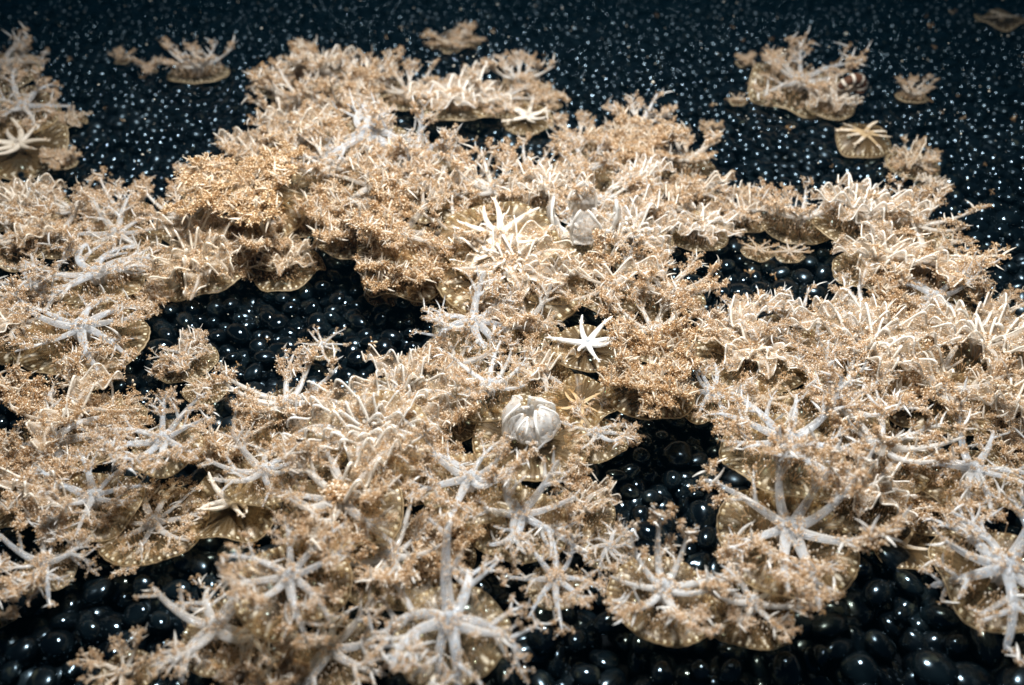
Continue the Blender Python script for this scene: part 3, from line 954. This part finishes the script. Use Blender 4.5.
    (340, 498, 170, 'fuzzy', .6, 'large sandy fuzzy jellyfish like a soft mound in the foreground', dict(group=FRONT, z=.045, centre=2)),
    (412, 468, 110, 'fuzzy', .5, 'brown frilly jellyfish under the white scalloped hem', dict(group=FRONT, z=.02)),
    (470, 478, 140, 'star', .95, 'jellyfish with flat white blades left below the ribbed ball', dict(group=FRONT, z=.035)),
    (520, 514, 140, 'antler', .9, 'jellyfish with jagged white arms behind the brown-centred star', dict(group=FRONT, z=.025)),
    (584, 506, 92, 'fuzzy', .6, 'frilly jellyfish with a rounded glassy bell beside the central dark gravel', dict(group=FRONT, z=.012)),
    (610, 546, 72, 'antler', .8, 'jellyfish with hooked white arms left of the white branching one', dict(group=FRONT, z=.012)),
    (390, 556, 150, 'raised', .85, 'jellyfish with slim white branches between the two big stars in front', dict(group=FRONT, z=.02)),
    (444, 548, 90, 'fuzzy', .25, 'dark brown bushy jellyfish just above the big blue-white antlers', dict(group=FRONT, z=.02)),
    (290, 574, 150, 'star', .85, 'star-shaped jellyfish on a round spotted brown bell in the foreground', dict(group=FRONT, z=.055, rot=12, bell=.85, bpale=.15, tilt=6)),
    (556, 578, 116, 'star', .9, 'blue-white star jellyfish with brown speckled centre, left of the front gravel', dict(group=FRONT, z=.02, rot=0, bell=.55, centre=1)),
    (216, 626, 150, 'antler', .7, 'bushy jellyfish with tan-frilled branches reaching left over black pebbles', dict(group=FRONT, z=.02, bell=.6)),
    (450, 622, 190, 'antler', 1., 'big jellyfish with thick blue-white antler arms at the bottom centre', dict(group=FRONT, z=.04, rot=15, bell=.7)),
    (330, 648, 140, 'antler', .75, 'branching jellyfish at the bottom left of the big antler-armed one', dict(group=FRONT, z=.015, bell=.7)),
    (255, 680, 110, 'fuzzy', .6, 'frilly jellyfish cut by the bottom edge below the tan-frilled one', dict(group=FRONT, z=.01)),
    (122, 672, 84, 'raised', .5, 'small tufted jellyfish at the bottom edge near the lower left corner', dict(group=FRONT, z=.004)),
    (2, 612, 44, 'fuzzy', .35, 'golden tuft-like jellyfish at the left edge of the lower left corner', dict(group=FRONT, z=.004)),
    (664, 588, 160, 'raised', .95, 'white densely branched jellyfish over an amber-rimmed bell, right of the brown-centred star', dict(group=FRONT, z=.02, bell=.75, bpale=.3, rot=10)),
    (752, 602, 130, 'raised', .85, 'white branched jellyfish over a striped bell, lowest at the right of centre', dict(group=FRONT, z=.015, bell=.8, bpale=.25)),
]
for (ju, jv, jspan, jkind, jpale, jlabel, jopt) in J:
    jopt.setdefault('group', HEAP)
    jelly(ju, jv, jspan * 1.0, jkind, jpale, jlabel, **jopt)


def striped_curl(u, v, px):
    """the small dark curl with pale bands that lies on the torn jellyfish"""
    p, t = ground(u, v, 0.05)
    s = px * t / FPX * 0.5
    root = bpy.data.objects.new('sea_snail', None)
    COL.objects.link(root)
    root.location = p
    root.rotation_euler = (0.3, 0.2, 0.5)
    root['label'] = 'small dark curl with pale bands on the torn translucent jellyfish'
    root['category'] = 'snail'
    a = np.linspace(0, 4.6, 40)
    rad = s * (0.75 - 0.10 * a)
    path = np.stack([rad * np.cos(a), 0.10 * s * a, rad * np.sin(a)], 1)
    mb = MB()
    vv, ff = tube_geo(path, s * (0.40 - 0.06 * a), 10)
    mb.add(vv, ff)
    link('shell', mb.mesh('shell', STRIPE), root)
    for k in range(6):
        i = 3 + k * 6
        m2 = MB()
        vv, ff = tube_geo(path[i:i + 3], [s * (0.43 - 0.06 * a[i])] * 3, 10)
        m2.add(vv, ff, edge=1.0)
        o = link('band', m2.mesh('band', ARM), root)
        o['pale'] = 0.3


striped_curl(850, 90, 36)

# ------------------------------------------------------------------ gravel bed
def floor_sheet():
    mb = MB()
    mb.add([(-9, -2, -0.022), (9, -2, -0.022), (9, 14, -0.022), (-9, 14, -0.022)], [[0, 1, 2, 3]])
    o = link('tank_floor', mb.mesh('tank_floor', SILT))
    o['kind'] = 'structure'
    return o


FLOOR = floor_sheet()


def project(p):
    d = Vector(p) - Vector((0, 0, CAM_H))
    f = Vector((0, math.cos(PITCH), -math.sin(PITCH)))
    up = Vector((0, math.sin(PITCH), math.cos(PITCH)))
    z = d.dot(f)
    if z < 0.02:
        return None
    return W / 2 + FPX * d.x / z, H / 2 - FPX * d.dot(up) / z, z


def pebble_field():
    r = np.random.default_rng(3)
    pts = []
    S = 0.0172
    ymax = 5.2
    for layer, (sp, z0) in enumerate(((S, -0.011), (S * 1.42, 0.0005))):
        row = 0
        y = 0.02
        while y < ymax:
            hw = 0.78 * y + 0.35
            x = -hw + (row % 2) * sp * 0.5
            n = int(2 * hw / sp)
            xs = x + np.arange(n) * sp + r.normal(0, sp * 0.17, n)
            ys = y + r.normal(0, sp * 0.17, n)
            zs = z0 + r.normal(0, 0.0016, n)
            keep = r.random(n) < (1.0 if layer == 0 else 0.86)
            pts.append(np.stack([xs, ys, zs], 1)[keep])
            y += sp * 0.87
            row += 1
    P = np.concatenate(pts)
    n = len(P)
    base = np.exp(r.normal(0, 0.17, n))[:, None] * np.array([[0.0106, 0.0086, 0.0068]])
    base = base * np.exp(r.normal(0, 0.12, (n, 3)))
    R = np.stack([r.normal(0, 0.28, n), r.normal(0, 0.28, n), r.uniform(0, 6.28, n)], 1)
    return P, base, R


PP, PS, PR = pebble_field()
# the three hundred that show largest become parts of the floor, one by one
score = []
for i in range(len(PP)):
    if PP[i, 1] > 1.6:
        continue
    q = project(PP[i])
    if q is None or not (-12 < q[0] < W + 12 and -12 < q[1] < H + 12):
        continue
    cov = False
    for (cx, cy, cr) in CIRCLES:
        if (PP[i, 0] - cx) ** 2 + (PP[i, 1] - cy - 0.01) ** 2 < (cr * 0.92) ** 2:
            cov = True
            break
    score.append(((1.0 if not cov else 0.35) * (1.0 if PP[i, 2] > -0.006 else 0.8) / q[2], i))
score.sort(reverse=True)
chosen = [i for _, i in score[:300]]


def pebble_mesh(seed):
    r = np.random.default_rng(seed)
    v, f = ICO3
    w = np.zeros(len(v))
    for _ in range(5):
        k = r.normal(0, 1.3, 3)
        w += np.sin(v @ k + r.uniform(0, 6)) * 0.06
    mb = MB()
    mb.add(v * (1 + w)[:, None], f)
    return mb.mesh('pebble', PEBBLE)


PM = [pebble_mesh(k) for k in range(8)]
for n_, i in enumerate(chosen):
    o = link('pebble', PM[n_ % 8], FLOOR)
    o.location = PP[i]
    o.rotation_euler = PR[i]
    o.scale = PS[i]
rest = np.ones(len(PP), bool)
rest[chosen] = False


def gravel_object(name, P, S_, R, sub):
    me = bpy.data.meshes.new(name)
    me.vertices.add(len(P))
    me.vertices.foreach_set('co', P.ravel())
    for nm, arr in (('scl', S_), ('rot', R)):
        a = me.attributes.new(nm, 'FLOAT_VECTOR', 'POINT')
        a.data.foreach_set('vector', np.ascontiguousarray(arr).ravel())
    me.materials.append(PEBBLE)
    o = link(name, me, FLOOR)
    o['kind'] = 'stuff'
    ng = bpy.data.node_groups.new(name + '_nodes', 'GeometryNodeTree')
    ng.interface.new_socket('Geometry', in_out='INPUT', socket_type='NodeSocketGeometry')
    ng.interface.new_socket('Geometry', in_out='OUTPUT', socket_type='NodeSocketGeometry')
    gi, go = ng.nodes.new('NodeGroupInput'), ng.nodes.new('NodeGroupOutput')
    m2p = ng.nodes.new('GeometryNodeMeshToPoints')
    iop = ng.nodes.new('GeometryNodeInstanceOnPoints')
    ic = ng.nodes.new('GeometryNodeMeshIcoSphere')
    ic.inputs['Radius'].default_value = 1.0
    ic.inputs['Subdivisions'].default_value = sub
    sm = ng.nodes.new('GeometryNodeSetShadeSmooth')
    mt = ng.nodes.new('GeometryNodeSetMaterial')
    mt.inputs['Material'].default_value = PEBBLE
    a1 = ng.nodes.new('GeometryNodeInputNamedAttribute')
    a1.data_type = 'FLOAT_VECTOR'
    a1.inputs['Name'].default_value = 'scl'
    a2 = ng.nodes.new('GeometryNodeInputNamedAttribute')
    a2.data_type = 'FLOAT_VECTOR'
    a2.inputs['Name'].default_value = 'rot'
    e2r = ng.nodes.new('FunctionNodeEulerToRotation')
    L = ng.links
    L.new(gi.outputs[0], m2p.inputs[0])
    L.new(m2p.outputs[0], iop.inputs['Points'])
    L.new(ic.outputs['Mesh'], sm.inputs['Geometry'])
    L.new(sm.outputs[0], mt.inputs['Geometry'])
    L.new(mt.outputs[0], iop.inputs['Instance'])
    L.new(a1.outputs[0], iop.inputs['Scale'])
    L.new(a2.outputs[0], e2r.inputs[0])
    L.new(e2r.outputs[0], iop.inputs['Rotation'])
    L.new(iop.outputs[0], go.inputs[0])
    md = o.modifiers.new('scatter', 'NODES')
    md.node_group = ng
    return o


gravel_object('gravel', PP[rest], PS[rest], PR[rest], 3)

# ------------------------------------------------------------------ the tank water, a faint even veil
def water_haze():
    m, nt, n, L = nodes('water_haze')
    pv = n.new('ShaderNodeVolumePrincipled')
    pv.inputs['Color'].default_value = (0.02, 0.17, 0.30, 1)
    pv.inputs['Density'].default_value = 0.016
    o = n.new('ShaderNodeOutputMaterial')
    L.new(pv.outputs[0], o.inputs['Volume'])
    mb = MB()
    x0, x1, y0, y1, z0, z1 = -9.6, 9.6, -2.6, 14.6, -1.05, 0.56
    V = [(x, y, z) for x in (x0, x1) for y in (y0, y1) for z in (z0, z1)]
    mb.add(V, [[0, 1, 3, 2], [4, 6, 7, 5], [0, 4, 5, 1], [2, 3, 7, 6], [0, 2, 6, 4], [1, 5, 7, 3]])
    o = link('haze', mb.mesh('haze', m))
    for p_ in o.data.polygons:
        p_.use_smooth = False
    o['kind'] = 'stuff'


water_haze()

# ------------------------------------------------------------------ specks drifting in the water
def specks():
    r = np.random.default_rng(5)
    mb = MB()
    for _ in range(1500):
        y = 0.45 + 2.9 * r.random() ** 1.3
        x = r.uniform(-1, 1) * (0.66 * y + 0.05)
        z = r.uniform(0.01, 0.16)
        rad = 0.00042 * y * math.exp(r.normal(0.1, 0.45))
        mb.add(ICO1[0] * rad * r.uniform(0.7, 1.4, 3) + [x, y, z], ICO1[1])
    o = link('drifting_specks', mb.mesh('drifting_specks', SPECK))
    o['kind'] = 'stuff'
    o['label'] = 'tiny pale specks drifting in the dark water'
    o['category'] = 'specks'


specks()


def scraps():
    r = np.random.default_rng(17)
    mb = MB()
    items = []
    while len(items) < 110:
        y = 0.35 + 2.2 * r.random() ** 1.2
        x = r.uniform(-1, 1) * (0.62 * y + 0.05)
        near = min(math.hypot(x - cx, y - cy) - cr for (cx, cy, cr) in CIRCLES)
        if near < -0.005 or r.random() < min(0.8, near * 4):
            continue
        items.append((np.array([x, y, 0.007]), UP + r.normal(0, 0.9, 3), r.uniform(0.004, 0.010)))
    place_tufts(mb, items, r)
    o = link('loose_scraps', mb.mesh('loose_scraps', FRILL))
    o['pale'] = 0.3
    o['kind'] = 'stuff'
    o['label'] = 'tiny tan scraps lying on the black pebbles near the animals'
    o['category'] = 'scraps'


scraps()
print('objects', len(bpy.data.objects), 'tris', sum(len(m.polygons) for m in bpy.data.meshes), 'pebbles', len(PP))
